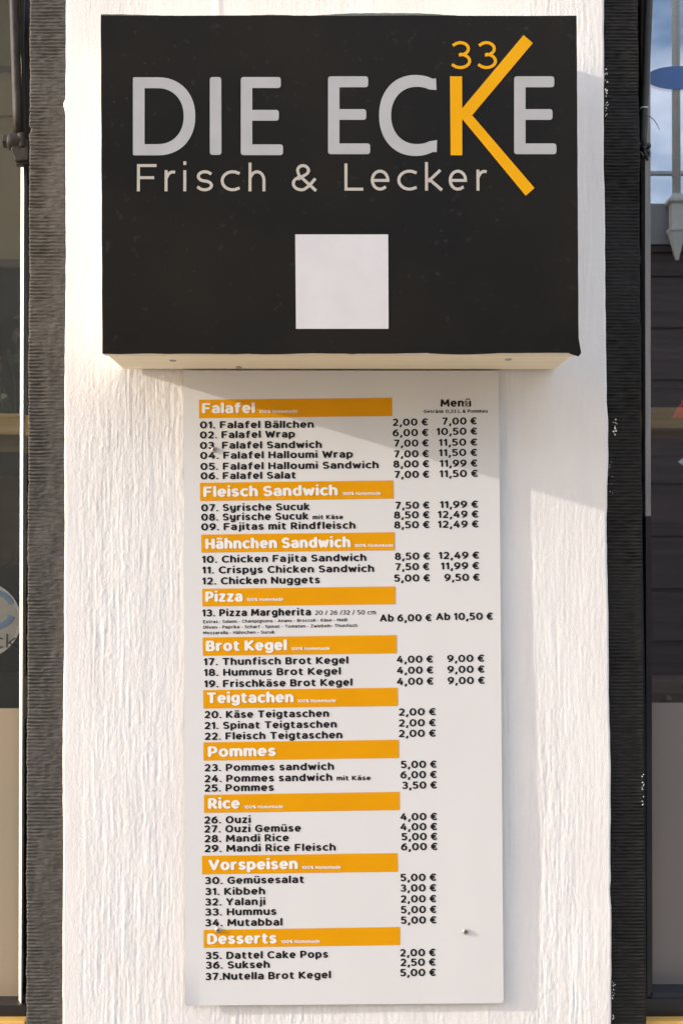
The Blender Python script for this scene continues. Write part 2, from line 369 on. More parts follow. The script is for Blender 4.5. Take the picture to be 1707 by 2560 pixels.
# ------------------------------------------------------------------ stroke lettering
def A(cx, cy, rx, ry, a0, a1, n=None):
    n = n or max(3, int(abs(a1 - a0) / 20))
    return [(cx + rx * math.cos(R(a0 + (a1 - a0) * i / n)), cy + ry * math.sin(R(a0 + (a1 - a0) * i / n))) for i in range(n + 1)]
X_ = .68
def bowl(w=.66): return [A(w/2, X_/2, w/2, X_/2, 90, 450, 18)]
G = {
 'A': (.80, [[(0,0),(.40,1)],[(.40,1),(.80,0)],[(.14,.30),(.66,.30)]]),
 'B': (.64, [[(0,0),(0,1)],[(0,1),(.34,1)]+A(.34,.76,.24,.24,80,-90)+[(0,.52)],[(0,.52),(.37,.52)]+A(.37,.26,.27,.26,80,-90)+[(0,0)]]),
 'C': (.72, [A(.46,.5,.46,.5,52,308,14)]),
 'D': (.74, [[(0,0),(0,1)],[(0,1),(.28,1)]+A(.28,.5,.46,.5,80,-90)+[(0,0)]]),
 'E': (.56, [[(0,0),(0,1)],[(0,1),(.54,1)],[(0,.52),(.48,.52)],[(0,0),(.56,0)]]),
 'F': (.58, [[(0,0),(0,1)],[(0,1),(.58,1)],[(0,.50),(.50,.50)]]),
 'G': (.78, [A(.46,.5,.46,.5,52,300,14),[(.76,.12),(.76,.50)],[(.76,.50),(.48,.50)]]),
 'H': (.72, [[(0,0),(0,1)],[(.72,0),(.72,1)],[(0,.5),(.72,.5)]]),
 'K': (.70, [[(0,0),(0,1)],[(.10,.48),(.64,1)],[(.12,.52),(.70,0)]]),
 'L': (.54, [[(0,1),(0,0)],[(0,0),(.54,0)]]),
 'M': (.96, [[(0,0),(.06,1)],[(.06,1),(.48,.25)],[(.48,.25),(.90,1)],[(.90,1),(.96,0)]]),
 'N': (.74, [[(0,0),(0,1)],[(0,1),(.74,0)],[(.74,0),(.74,1)]]),
 'O': (.84, [A(.42,.5,.42,.5,90,450,20)]),
 'P': (.62, [[(0,0),(0,1)],[(0,1),(.32,1)]+A(.32,.70,.30,.30,80,-90)+[(0,.40)]]),
 'R': (.66, [[(0,0),(0,1)],[(0,1),(.32,1)]+A(.32,.72,.28,.28,80,-90)+[(0,.44)],[(.30,.42),(.66,0)]]),
 'S': (.62, [A(.32,.745,.30,.255,40,250,10)+A(.32,.25,.31,.25,75,-145,10)]),
 'T': (.72, [[(.36,0),(.36,1)],[(0,1),(.72,1)]]),
 'V': (.80, [[(0,1),(.40,0)],[(.40,0),(.80,1)]]),
 'W': (1.14, [[(0,1),(.27,0)],[(.27,0),(.57,.85)],[(.57,.85),(.87,0)],[(.87,0),(1.14,1)]]),
 'Y': (.74, [[(0,1),(.37,.42)],[(.74,1),(.37,.42)],[(.37,.42),(.37,0)]]),
 'Z': (.62, [[(0,1),(.60,1)],[(.60,1),(0,0)],[(0,0),(.62,0)]]),
 'a': (.54, [[(.04,.60)]+A(.27,.40,.27,.28,105,0,6)+[(.54,0)],[(.54,.36),(.24,.36)]+A(.22,.18,.22,.18,90,270,8)+[(.36,.01),(.54,.10)]]),
 'b': (.60, [[(0,0),(0,1.06)],A(.28,.34,.32,.34,150,-150,14)]),
 'c': (.50, [A(.34,.34,.34,.34,58,302,12)]),
 'd': (.60, [[(.60,0),(.60,1.06)],A(.32,.34,.32,.34,30,330,14)]),
 'e': (.58, [[(.02,.33),(.58,.33)]+A(.29,.34,.29,.34,0,305,15)]),
 'f': (.40, [[(.14,0),(.14,.76)]+A(.34,.78,.20,.26,180,80,6),[(0,X_-.02),(.38,X_-.02)]]),
 'g': (.60, [A(.31,.36,.31,.32,30,330,14),[(.60,.66),(.60,-.06)]+A(.31,-.06,.29,.24,0,-145,8)]),
 'h': (.56, [[(0,0),(0,1.06)],[(.02,.48)]+A(.28,.36,.28,.32,130,0,6)+[(.56,0)]]),
 'i': (.0, [[(0,0),(0,X_)],[(0,.97),(0,1.0)]]),
 'j': (.16, [[(.16,X_),(.16,-.08)]+A(.0,-.08,.16,.20,0,-80,5),[(.16,.97),(.16,1.0)]]),
 'k': (.54, [[(0,0),(0,1.06)],[(.10,.32),(.48,X_)],[(.12,.36),(.54,0)]]),
 'l': (.0, [[(0,1.06),(0,0)]]),
 'L2': (.0, []),
 'm': (.94, [[(0,0),(0,X_)],[(.01,.48)]+A(.24,.44,.23,.24,140,0,6)+[(.47,0)],[(.48,.48)]+A(.71,.44,.23,.24,140,0,6)+[(.94,0)]]),
 'n': (.56, [[(0,0),(0,X_)],[(.02,.46)]+A(.28,.38,.28,.30,130,0,6)+[(.56,0)]]),
 'o': (.64, bowl(.64)),
 'p': (.60, [[(0,-.30),(0,X_)],A(.28,.34,.32,.34,150,-150,14)]),
 'r': (.34, [[(0,0),(0,X_)],[(.01,.44)]+A(.30,.36,.28,.31,150,80,4)]),
 's': (.46, [A(.24,.505,.21,.175,40,250,9)+A(.23,.165,.22,.165,75,-150,9)]),
 't': (.38, [[(.12,.90),(.12,.22)]+A(.32,.20,.20,.20,185,285,6),[(0,X_-.02),(.36,X_-.02)]]),
 'u': (.56, [[(0,X_),(0,.30)]+A(.28,.30,.28,.30,180,330,8),[(.56,X_),(.56,0)]]),
 'v': (.56, [[(0,X_),(.28,0)],[(.28,0),(.56,X_)]]),
 'w': (.90, [[(0,X_),(.21,0)],[(.21,0),(.45,.58)],[(.45,.58),(.69,0)],[(.69,0),(.90,X_)]]),
 'x': (.54, [[(0,0),(.54,X_)],[(0,X_),(.54,0)]]),
 'y': (.56, [[(0,X_),(0,.34)]+A(.28,.34,.28,.32,180,330,8),[(.56,X_),(.56,-.06)]+A(.28,-.06,.28,.24,0,-140,8)]),
 'z': (.48, [[(.02,X_),(.46,X_)],[(.46,X_),(0,0)],[(0,0),(.48,0)]]),
 '0': (.70, [A(.35,.5,.35,.5,90,450,20)]),
 '1': (.24, [[(0,.80),(.22,1)],[(.22,1),(.22,0)]]),
 '2': (.56, [A(.27,.72,.27,.28,150,-10,8)+[(.50,.52),(0,0)],[(0,0),(.56,0)]]),
 '3': (.56, [A(.25,.755,.27,.245,140,-90,10),A(.25,.265,.31,.265,85,-140,10)]),
 '4': (.68, [[(.42,1),(0,.28)],[(0,.28),(.68,.28)],[(.52,.60),(.52,0)]]),
 '5': (.56, [[(.52,1),(.06,1)],[(.06,1),(.04,.56)],[(.04,.56)]+A(.25,.31,.31,.31,112,-140,10)]),
 '6': (.62, [A(.31,.32,.31,.32,90,450,16),[(.50,1.0)]+A(.44,.36,.43,.56,118,178,5)]),
 '7': (.56, [[(0,1),(.56,1)],[(.56,1),(.16,0)]]),
 '8': (.60, [A(.30,.755,.25,.245,90,450,14),A(.30,.26,.30,.26,90,450,14)]),
 '9': (.62, [A(.31,.68,.31,.32,90,450,16),[(.12,0)]+A(.18,.64,.43,.56,-62,-2,5)]),
 '.': (.0, [[(0,-.01),(0,.02)]]),
 ',': (.06, [[(.09,.05),(-.01,-.27)]]),
 ':': (.0, [[(0,.0),(0,.03)],[(0,.52),(0,.55)]]),
 '-': (.26, [[(0,.36),(.26,.36)]]),
 '/': (.34, [[(0,-.05),(.34,1.05)]]),
 '€': (.66, [A(.48,.5,.36,.5,52,308,14),[(0,.62),(.52,.62)],[(0,.38),(.52,.38)]]),
 '%': (.86, [A(.18,.76,.18,.22,90,450,12),A(.68,.24,.18,.22,90,450,12),[(.22,0),(.64,1)]]),
 '&': (.78, [[(.76,0),(.20,.60)]+A(.34,.80,.19,.20,205,0,9),A(.34,.80,.19,.20,0,-60,4)+[(.20,.47)]+A(.28,.26,.28,.26,115,290,9)+[(.55,.16),(.74,.42)]]),
 'ß': (.56, [[(0,0),(0,.76)]+A(.24,.78,.24,.26,175,-60,8)+[(.30,.54)]+A(.28,.28,.28,.27,70,-110,8)]),
}
def dots(base, dy=.95):
    w, s = G[base]; c = w / 2
    return (w, s + [[(c-.16, dy), (c-.16, dy+.02)], [(c+.16, dy), (c+.16, dy+.02)]])
G['ä'] = dots('a'); G['ü'] = dots('u'); G['ö'] = dots('o')
def ribbon(mb, pts, w, Y, org, ax, az, square=False, n=4, hc=1.0):
    "stroke in the local plane (u,v); org + u*ax + v*az, depth Y"
    P = [Vector((p[0], p[1] / hc)) for p in pts]
    Q = [P[0]]
    for p in P[1:]:
        if (p - Q[-1]).length > 1e-6: Q.append(p)
    P = Q; m = len(P)
    closed = (P[0] - P[-1]).length < w * .02 and m > 4
    h = w / 2; L = []; Rr = []
    for i in range(m):
        if closed:
            a = P[i] - P[i-1 if i else m-2]; b = P[(i+1) if i < m-1 else 1] - P[i]
        else:
            a = P[i] - P[i-1] if i else P[1] - P[0]; b = P[i+1] - P[i] if i < m-1 else a
        a = a.normalized(); b = b.normalized(); t = (a + b)
        t = t.normalized() if t.length > 1e-6 else a
        nrm = Vector((-t.y, t.x)); k = h / max(.6, nrm.dot(Vector((-a.y, a.x))))
        L.append(P[i] + nrm * k); Rr.append(P[i] - nrm * k)
    vs = []; fs = []
    for l, r in zip(L, Rr): vs += [l, r]
    for i in range(m - 1): fs.append((2*i+1, 2*i+3, 2*i+2, 2*i))
    if not closed:
        for e, s in ((0, -1), (m-1, 1)):
            t = (P[1] - P[0]).normalized() if e == 0 else (P[-1] - P[-2]).normalized()
            t = t * s; nn = Vector((-t.y, t.x)); base = len(vs)
            if square:
                vs += [P[e] + nn*h, P[e] - nn*h, P[e] - nn*h + t*h, P[e] + nn*h + t*h]; fs.append((base, base+1, base+2, base+3))
            else:
                pr = [P[e] + (nn * math.cos(math.pi*k/(2*n)*2) + t * math.sin(math.pi*k/(2*n)*2) * .85) * h for k in range(n+1)]
                vs += pr; fs.append(tuple(base + k for k in range(n, -1, -1)))
    W = []
    for v in vs:
        p = org + ax * v.x + az * (v.y * hc); W.append((p.x, Y, p.z))
    # orient all faces towards -y
    out = []
    for f in fs:
        p0, p1, p2 = Vector(W[f[0]]), Vector(W[f[1]]), Vector(W[f[2]])
        out.append(f if (p1-p0).cross(p2-p0).y < 0 else tuple(reversed(f)))
    mb.add(W, out)
DZ = 1.2e-5
def split(s):
    out = [[s[0]]]
    for i in range(1, len(s)):
        out[-1].append(s[i])
        if i < len(s) - 1:
            a = Vector(s[i]) - Vector(s[i-1]); b = Vector(s[i+1]) - Vector(s[i])
            if a.length > 1e-6 and b.length > 1e-6 and a.angle(b) > R(48): out.append([s[i]])
    return [p for p in out if len(p) > 1]
def lift(ch, p):
    y = p[1]
    if y >= .94: return (p[0], y + .115) if ch in 'ijäöü' else p
    if y <= .68: return (p[0], y * 1.10) if y > 0 else p
    return (p[0], .748 + (y - .68) * (1.06 - .748) / (1.06 - .68))
for _c in 'abcdefghijklmnoprstuvwxyzäöü':
    G[_c] = (G[_c][0], [[lift(_c, p) for p in st_] for st_ in G[_c][1]])
for _k in list(G):
    G[_k] = (G[_k][0], [q for st_ in G[_k][1] for q in split(st_)])
def glyph(mb, ch, x, cap, w, kx, Y, org, ax, az, square=False, hc=1.0):
    gw, st = G[ch]; sy = cap - w * hc
    for k, s in enumerate(st):
        ribbon(mb, [(x + w/2 + p[0]*kx, w*hc/2 + p[1]*sy) for p in s], w, Y - k*DZ, org, ax, az, square, hc=hc)
    return gw * kx + w
def text(name, s, mat, parent, Y, p0, p1, cap_px, weight=.20, track=.10, label=None, space=.34, hc=.68):
    "p0,p1: photo pixels of the left and right ends of the baseline; cap_px cap height in photo pixels"
    a = U(*p0, Y); b_ = U(*p1, Y); ax = (b_ - a); L = ax.length; ax = ax.normalized(); az = Vector((-ax.z, 0, ax.x))
    cap = cap_px * (Y + 1.5) / FPX; w = cap * weight; sy = cap - w * hc
    def total(kx, tr):
        t = 0
        for i, ch in enumerate(s):
            if ch == ' ': t += space * kx + tr
            else: t += G[ch][0] * kx + w + (tr if i < len(s)-1 else 0)
        return t
    lo, hi = .2, 3.0
    for _ in range(30):
        k = (lo + hi) / 2
        if total(k * sy, track * cap * k) < L: lo = k
        else: hi = k
    k = (lo + hi) / 2; x = 0; mb = MB()
    for ch in s:
        if ch == ' ': x += space * k * sy + track * cap * k; continue
        x += glyph(mb, ch, x, cap, w, k * sy, Y, a, ax, az, hc=hc) + track * cap * k
    me = mb.mesh(name); o = link(name, me, mat, parent)
    if label: o['label'] = label
    return o

# ------------------------------------------------------------------ menu board
BY = -.0066                                   # front of the sheet
menu = empty('menu_board', U(860, 2510, -.004)); tag(menu, 'tall white price list sheet with orange headings, screwed to the pier under the black sign', 'menu board')
c_tl, c_tr, c_br, c_bl = U(460, 926, BY), U(1246, 927, BY), U(1258, 2508, BY), U(463, 2514, BY)
nu, nv = 36, 70; bm_ = MB(); vs = []; nsh = {}
def boardpt(u, v):
    top = c_tl.lerp(c_tr, u); bot = c_bl.lerp(c_br, u); p = top.lerp(bot, v)
    # rounded corners
    y = BY
    du, dv = u * 1.0, (1 - v) * 2.0
    y += -.0022 * max(0, 1 - (du / .055)) ** 1.6 * max(0, 1 - dv / .16) ** 1.2      # bent lower left corner
    
    return p, y
front = []; 
us = [0, .004, .012, .02, .03, .045, .06, .08] + [i / 24 for i in range(3, 22)] + [.92, .94, .96, .975, .99, .996, 1]
vv = [0] + [i / 60 for i in range(1, 60)] + [.990, .995, .998, 1]
for v in vv:
    for u in us:
        p, y = boardpt(u, v)
        cu = min(u, 1 - u) * 1.0; cv = (1 - v) * 2
        if cu < .012 and cv < .012:
            q = Vector((.012 - cu, .012 - cv))
            if q.length > .012:
                q = q.normalized() * .012
                uu_ = (.012 - q.x); u2 = uu_ if u < .5 else 1 - uu_; p, _y = boardpt(u2, 1 - (.012 - q.y) / 2)
        front.append((p.x, y, p.z))
nu = len(us); nv = len(vv)
back = [(x, y + .0022, z) for (x, y, z) in front]
fs = []
for j in range(nv - 1):
    for i in range(nu - 1):
        a = j*nu+i; fs.append((a, a+nu, a+nu+1, a+1)); o_ = len(front); fs.append((o_+a, o_+a+1, o_+a+nu+1, o_+a+nu))
rim = [i for i in range(nu)] + [j*nu+nu-1 for j in range(1, nv)] + [(nv-1)*nu+i for i in range(nu-2, -1, -1)] + [j*nu for j in range(nv-2, 0, -1)]
for k in range(len(rim)):
    a, b_ = rim[k], rim[(k+1) % len(rim)]; fs.append((a, b_, b_+len(front), a+len(front)))
bm_.add(front + back, fs); bm_.build('plastic_sheet', M['board'], menu)

TY = BY - .00025; BANDY = BY - .0002; HY = BANDY - .00025
OR = {'A': 900, 'B': 1300, 'C': 1700, 'D': 2100}; SC = 1568 / 840
def px(o, x, y): return (440 + x / SC, OR[o] + y / SC)
def band(o, head, pts, hx0, hx1, hy0, hy1, sx0=None, sx1=None, sy=None):
    P = [U(*px(o, *p), BANDY) for p in pts]   # tl tr br bl
    mb = MB(); q = [(p.x, p.z) for p in (P[3], P[2], P[1], P[0])]
    mb.prism(q, BANDY, BANDY + .00012)
    bnd = mb.build('heading_band', M['orange_band'], menu); bnd['label'] = 'orange band headed ' + head
    text('heading_lettering', head, M['white_ink'], bnd, HY, px(o, hx0, hy0), px(o, hx1, hy1), 49.5 / SC, .32, .06, hc=.60)
    if sx0: text('small_lettering', '100% Homemade', M['white_ink'], bnd, HY, px(o, sx0, sy), px(o, sx1, sy - 2), 15 / SC, .25, .10)
DISH = {'NUT': 'Nutella'}
def dish(o, s, x0, x1, y0, y1, cap=34.2, w=.29):
    lab = 'printed line ' + s if 'Nutella' not in s else 'last printed line of the list, dish number 37'
    text('dish_lettering', s, M['ink'], menu, TY, px(o, x0, y0), px(o, x1, y1), cap / SC, w, .115, lab)
def price(o, s, x0, x1, y): text('price_lettering', s, M['ink'], menu, TY, px(o, x0, y + 1), px(o, x1, y - 1), 34.5 / SC, .27, .12, None, .22)
band('A', 'Falafel', [(108,186),(1008,176),(1008,262),(108,271)], 122, 369, 250, 248, 388, 567, 248)
band('A', 'Fleisch Sandwich', [(112,573),(1013,562),(1014,647),(113,658)], 128, 755, 640, 632, 777, 955, 631)
band('B', 'Hähnchen Sandwich', [(118,68),(1019,57),(1020,141),(119,152)], 137, 815, 136, 128, 833, 1013, 127)
band('B', 'Pizza', [(123,321),(1023,310),(1023,393),(124,403)], 137, 312, 383, 381, 330, 501, 379)
band('B', 'Brot Kegel', [(125,548),(1029,537),(1029,622),(126,633)], 140, 518, 613, 608, 538, 717, 608)
band('C', 'Teigtachen', [(127,47),(1033,36),(1034,121),(128,133)], 143, 549, 109, 105, 567, 746, 105)
band('C', 'Pommes', [(128,291),(1039,279),(1040,364),(129,376)], 149, 467, 360, 355)
band('C', 'Rice', [(131,536),(1042,522),(1042,607),(131,620)], 150, 299, 602, 600, 319, 500, 600)
band('D', 'Vorspeisen', [(121,74),(1033,61),(1034,148),(122,160)], 152, 569, 142, 136, 588, 769, 136)
band('D', 'Desserts', [(129,420),(1044,406),(1044,490),(130,503)], 146, 471, 487, 483, 491, 671, 482)
text('column_heading', 'Menü', M['ink'], menu, TY, px('A', 1233, 219), px('A', 1376, 218), 37/SC, .28, .10, 'black heading Menü over the right price column')
text('column_note', 'Getränk 0,33 L & Pommes', M['ink'], menu, TY, px('A', 1155, 248), px('A', 1454, 246), 16/SC, .23, .12)
for a in [
 ('A','01. Falafel Bällchen',112,643,320,317),('A','02. Falafel Wrap',112,555,367,362),('A','03. Falafel Sandwich',112,680,416,411),
 ('A','04. Falafel Halloumi Wrap',113,825,463,456),('A','05. Falafel Halloumi Sandwich',114,945,514,506),('A','06. Falafel Salat',115,560,558,554),
 ('A','07. Syrische Sucuk',118,624,707,701),('A','08. Syrische Sucuk',118,618,751,745),('A','09. Fajitas mit Rindfleisch',118,837,796,788),
 ('B','10. Chicken Fajita Sandwich',121,888,201,192),('B','11. Crispys Chicken Sandwich',122,924,251,243),('B','12. Chicken Nuggets',122,672,302,296),
 ('B','13. Pizza Margherita',122,630,451,446),('B','17. Thunfisch Brot Kegel',129,804,679,671),('B','18. Hummus Brot Kegel',130,769,729,722),('B','19. Frischkäse Brot Kegel',131,823,782,774),
 ('C','20. Käse Teigtaschen',133,714,179,173),('C','21. Spinat Teigtaschen',133,750,230,223),('C','22. Fleisch Teigtaschen',134,776,280,273),
 ('C','23. Pommes sandwich',133,737,427,420),('C','24. Pommes sandwich',133,729,478,471),('C','25. Pommes',133,457,522,518),
 ('C','26. Ouzi',132,349,671,668),('C','27. Ouzi Gemüse',132,583,713,708),('C','28. Mandi Rice',133,527,758,753),('C','29. Mandi Rice Fleisch',133,745,804,797),
 ('D','30. Gemüsesalat',135,598,207,201),('D','31. Kibbeh',136,416,258,255),('D','32. Yalanji',136,417,307,304),('D','33. Hummus',136,469,354,350),('D','34. Mutabbal',136,497,404,400),
 ('D','35. Dattel Cake Pops',138,710,557,550),('D','36. Sukseh',139,438,602,598),('D','37.Nutella Brot Kegel',137,723,655,646)]: dish(*a)
dish('A', 'mit Käse', 637, 779, 744, 743, 21); dish('C', 'mit Käse', 749, 908, 469, 468, 22)
dish('B', '20 / 26 /32 / 50 cm', 648, 932, 443, 441, 21, .19)
dish('B', 'Extras : Salami - Champignons - Anans - Broccoli - Käse - Meiß', 127, 799, 482, 473, 14.5, .235)
dish('B', 'Oliven - Paprika - Scharf - Spinat - Tomaten - Zwiebeln- Thunfisch', 127, 846, 508, 499, 14.5, .235)
dish('B', 'Mozzarella - Hähnchen - Sucuk', 127, 460, 534, 530, 14.5, .235)
for a in [('A','2,00 €',1010,1174,307),('A','6,00 €',1010,1176,356),('A','7,00 €',1016,1177,405),('A','7,00 €',1016,1178,455),('A','8,00 €',1013,1179,502),('A','7,00 €',1018,1179,551),
 ('A','7,00 €',1241,1401,302),('A','10,50 €',1214,1403,350),('A','11,50 €',1225,1403,401),('A','11,50 €',1225,1403,449),('A','11,99 €',1229,1404,499),('A','11,50 €',1228,1406,547),
 ('A','7,50 €',1022,1180,695),('A','11,99 €',1230,1407,691),('A','8,50 €',1016,1181,740),('A','12,49 €',1220,1408,737),('A','8,50 €',1017,1181,786),('A','12,49 €',1220,1409,783),
 ('B','8,50 €',1020,1183,186),('B','12,49 €',1224,1412,182),('B','7,50 €',1022,1180,235),('B','11,99 €',1234,1412,231),('B','5,00 €',1017,1183,288),('B','9,50 €',1251,1414,285),
 ('B','Ab 6,00 €',950,1191,474),('B','Ab 10,50 €',1212,1476,467),
 ('B','4,00 €',1028,1197,667),('B','9,00 €',1264,1436,663),('B','4,00 €',1029,1198,718),('B','9,00 €',1265,1437,714),('B','4,00 €',1029,1199,770),('B','9,00 €',1266,1438,766),
 ('C','2,00 €',1038,1210,166),('C','2,00 €',1038,1210,217),('C','2,00 €',1038,1210,266),('C','5,00 €',1048,1214,411),('C','6,00 €',1046,1214,459),('C','3,50 €',1054,1215,508),
 ('C','4,00 €',1045,1216,655),('C','4,00 €',1045,1216,702),('C','5,00 €',1051,1217,748),('C','6,00 €',1049,1218,795),
 ('D','5,00 €',1046,1212,192),('D','3,00 €',1046,1212,241),('D','2,00 €',1047,1212,292),('D','5,00 €',1048,1213,342),('D','5,00 €',1048,1213,391),
 ('D','2,00 €',1044,1209,543),('D','2,50 €',1046,1209,588),('D','5,00 €',1045,1210,636)]: price(*a)
def screw(px_, py_, Y, parent, r=.0036, axis=(0, -1, 0), c=None):
    c = c or U(px_, py_, Y); mb = MB()
    mb.lathe(c, axis, [(-.0005, r*.7), (.0004, r), (.0010, r*.98), (.0015, r*.78), (.0018, r*.45)], 16)
    o = mb.build('screw', M['screw'], parent, sm=True)
    s = MB(); ax = Vector(axis)
    if abs(ax.y) > .5:
        for an in (25, 115):
            ca, sa = math.cos(R(an)) * r * .62, math.sin(R(an)) * r * .62; w = r * .10
            nx_, nz_ = -math.sin(R(an)) * w, math.cos(R(an)) * w; yy = c.y - .0020
            dy = 0 if an == 25 else .00004
            s.prism([(c.x-ca-nx_, c.z-sa-nz_), (c.x+ca-nx_, c.z+sa-nz_), (c.x+ca+nx_, c.z+sa+nz_), (c.x-ca+nx_, c.z-sa+nz_)], yy - dy, yy + .0006 - dy)
        s.build('cross_recess', M['slot'], o)
for p in ((536, 1124), (1165, 1011), (545.5, 2325), (1163, 2329)): screw(*p, BY - .0003, menu)

# ------------------------------------------------------------------ sign box
FY, KY = -.130, -.0035
box = empty('sign_box', U(850, 928, KY)); tag(box, 'black shop sign box with grey and orange lettering above the price list', 'shop sign')
tl, tr_, bl, br = U(253, 40, FY), U(1440, 41, FY), U(257, 884, FY), U(1445, 881, FY)
x0, x1, z0, z1 = (tl.x + bl.x) / 2, (tr_.x + br.x) / 2, (bl.z + br.z) / 2, (tl.z + tr_.z) / 2
b = MB(); b.box(x0 + .001, x1 - .001, FY, FY + .022, z0, z1); b.build('front_panel', M['wood_edge'], box, bevel=.0008)
b = MB(); b.box(x0 + .004, x1 - .004, FY + .0265, KY, z0 + .0006, z0 + .016); b.build('bottom_board', M['wood_pale'], box, bevel=.0006)
b = MB(); b.box(x0 + .008, x1 - .008, FY + .0221, FY + .0264, z0 + .004, z1 - .004); b.build('seam_shade', M['slot'], box)  # near-black filler painting the shade inside the open seam
b = MB(); b.box(x0 + .004, x1 - .004, FY + .0265, KY, z1 - .016, z1 - .001); b.build('top_board', M['wood_pale'], box, bevel=.0006)
for xa, xb_ in ((x0 + .002, x0 + .016), (x1 - .016, x1 - .002)):
    b = MB(); b.box(xa, xb_, FY + .0265, KY, z0 + .0164, z1 - .0164); b.build('side_board', M['side_paint'], box, bevel=.0006)
# vinyl sheet with slightly ragged edges, wrapped over the rim
vx = MB(); top, bot = [], []
nn = 90
e1 = aniso(nn, 4, 5, .01); e2 = aniso(nn, 4, 1.5, .01)
for i in range(nn):
    f = i / (nn - 1)
    L = (tl.x, tl.z, bl.x, bl.z); xt = tl.x + (tr_.x - tl.x) * f; xb2 = bl.x + (br.x - bl.x) * f
    top.append((xt, tl.z + (tr_.z - tl.z) * f + .0003 * e1[i, 0]))
    bot.append((xb2, bl.z + (br.z - bl.z) * f - .0004 - .0004 * abs(e1[i, 1]) - .0002 * e2[i, 0] + (-.0012 if .62 < f < .0 else 0)))
left = [(bl.x + (tl.x - bl.x) * k / 24 + .00016 * math.sin(k * 1.3) , bl.z + (tl.z - bl.z) * k / 24) for k in range(1, 24)]
right = [(br.x + (tr_.x - br.x) * k / 24 + .0001 * math.sin(k * 1.9), br.z + (tr_.z - br.z) * k / 24) for k in range(1, 24)]
VYF = FY - .0012
vx.prism(bot + right + top[::-1] + left[::-1], VYF, VYF + .0010)
vx.build('vinyl_sheet', M['vinyl'], box)
# curled strip of the wrap along the top edge
cu = MB(); A1 = []; A2 = []
hh = lambda f: .0018 * math.exp(-((f - .02) / .09) ** 2) + .0006 + (.0034 * math.exp(-((f - .60) / .13) ** 4) if f < .8 else .0) + .0014 * math.exp(-((f - .36) / .05) ** 2)
for i in range(70):
    f = .0 + .80 * i / 69; x = tl.x + (tr_.x - tl.x) * f; zt = tl.z + (tr_.z - tl.z) * f
    A1.append((x, zt - .0004)); A2.append((x, zt + max(.0004, hh(f) + .0002 * math.sin(i * 2.1))))
cu.prism(A1 + A2[::-1], VYF + .0018, VYF + .0028); cu.build('wrap_edge', M['rib_green'], box)
# torn vinyl flap at the lower right corner and along the bottom
fl = MB()
for (pa, pb, d) in ((1070, 1240, 3.0), (590, 760, 2.6), (860, 900, 1.8)):
    pts = [U(pa + (pb - pa) * k / 10, 883.5 + d * math.sin(math.pi * k / 10) , VYF) for k in range(11)]; pts2 = [U(pb, 880, VYF), U(pa, 880, VYF)]
    fl.prism([(p.x, p.z) for p in pts + pts2], VYF - .0004, VYF - .0001)
c = U(1447, 886, VYF); fl.prism([(c.x - .012, c.z + .001), (c.x - .001, c.z - .0025), (c.x + .0022, c.z + .0015), (c.x - .0005, c.z + .018), (c.x - .0035, c.z + .012)], VYF - .0005, VYF - .0001)
fl.build('vinyl_flap', M['vinyl'], box)['kind'] = 'stuff'
LY = VYF - .0003
C1 = 1568 / 860; C2 = 1568 / 857
def q1(x, y): return (x / C1, y / C1)
def q2(x, y): return (850 + x / C2, y / C2)
def poly(name, pts, q, mat, rad=0.0, lab=None, Y=LY, parent=box):
    P = [U(*q(*p), Y) for p in pts]; pts2 = [Vector((p.x, p.z)) for p in P]; out = []
    n = len(pts2)
    area = sum(pts2[i].x * pts2[(i+1) % n].y - pts2[(i+1) % n].x * pts2[i].y for i in range(n))
    if area < 0: pts2.reverse()
    for i in range(n):
        p, a, c = pts2[i], pts2[i-1], pts2[(i+1) % n]
        cr = (p - a).cross(c - p) if hasattr(p, 'cross') else 0
        if rad and cr > 0:
            d1 = (a - p).normalized() * rad; d2 = (c - p).normalized() * rad
            for t in (0, .25, .5, .75, 1):
                out.append((p + d1) * (1-t)**2 + p * 2*t*(1-t) + (p + d2) * t*t)
        else: out.append(p)
    mb = MB(); mb.prism([(v.x, v.y) for v in out], Y, Y + .0002)
    o = mb.build(name, mat, parent); 
    if lab: o['label'] = lab
    return o
def letterE(q, x, xt, xm, xb2, yt, bar=52):
    return poly('letter', [(x, yt), (xt, yt), (xt, yt+50), (x+bar, yt+50), (x+bar, yt+150), (xm, yt+150), (xm, yt+199), (x+bar, yt+199),
                           (x+bar, yt+307), (xb2, yt+307), (xb2, yt+356), (x, yt+356)], q, M['grey_letter'], .0035, 'grey capital E')
def ringshape(name, outer, inner, q, mat, lab, closed=True, Y=LY):
    mb = MB(); O = [U(*q(*p), Y) for p in outer]; I = [U(*q(*p), Y) for p in inner]; n = len(O)
    mb.v = [tuple(p) for p in O] + [tuple(p) for p in I]
    rng = range(n if closed else n-1)
    mb.f = [(i, (i+1) % n, (i+1) % n + n, i + n) for i in rng]
    me = mb.mesh(name); bm = bmesh.new(); bm.from_mesh(me)
    bm.normal_update()
    if sum(f.normal.y for f in bm.faces) > 0: bmesh.ops.reverse_faces(bm, faces=bm.faces)
    bm.to_mesh(me); bm.free()
    o = link(name, me, mat, box); o['label'] = lab; return o
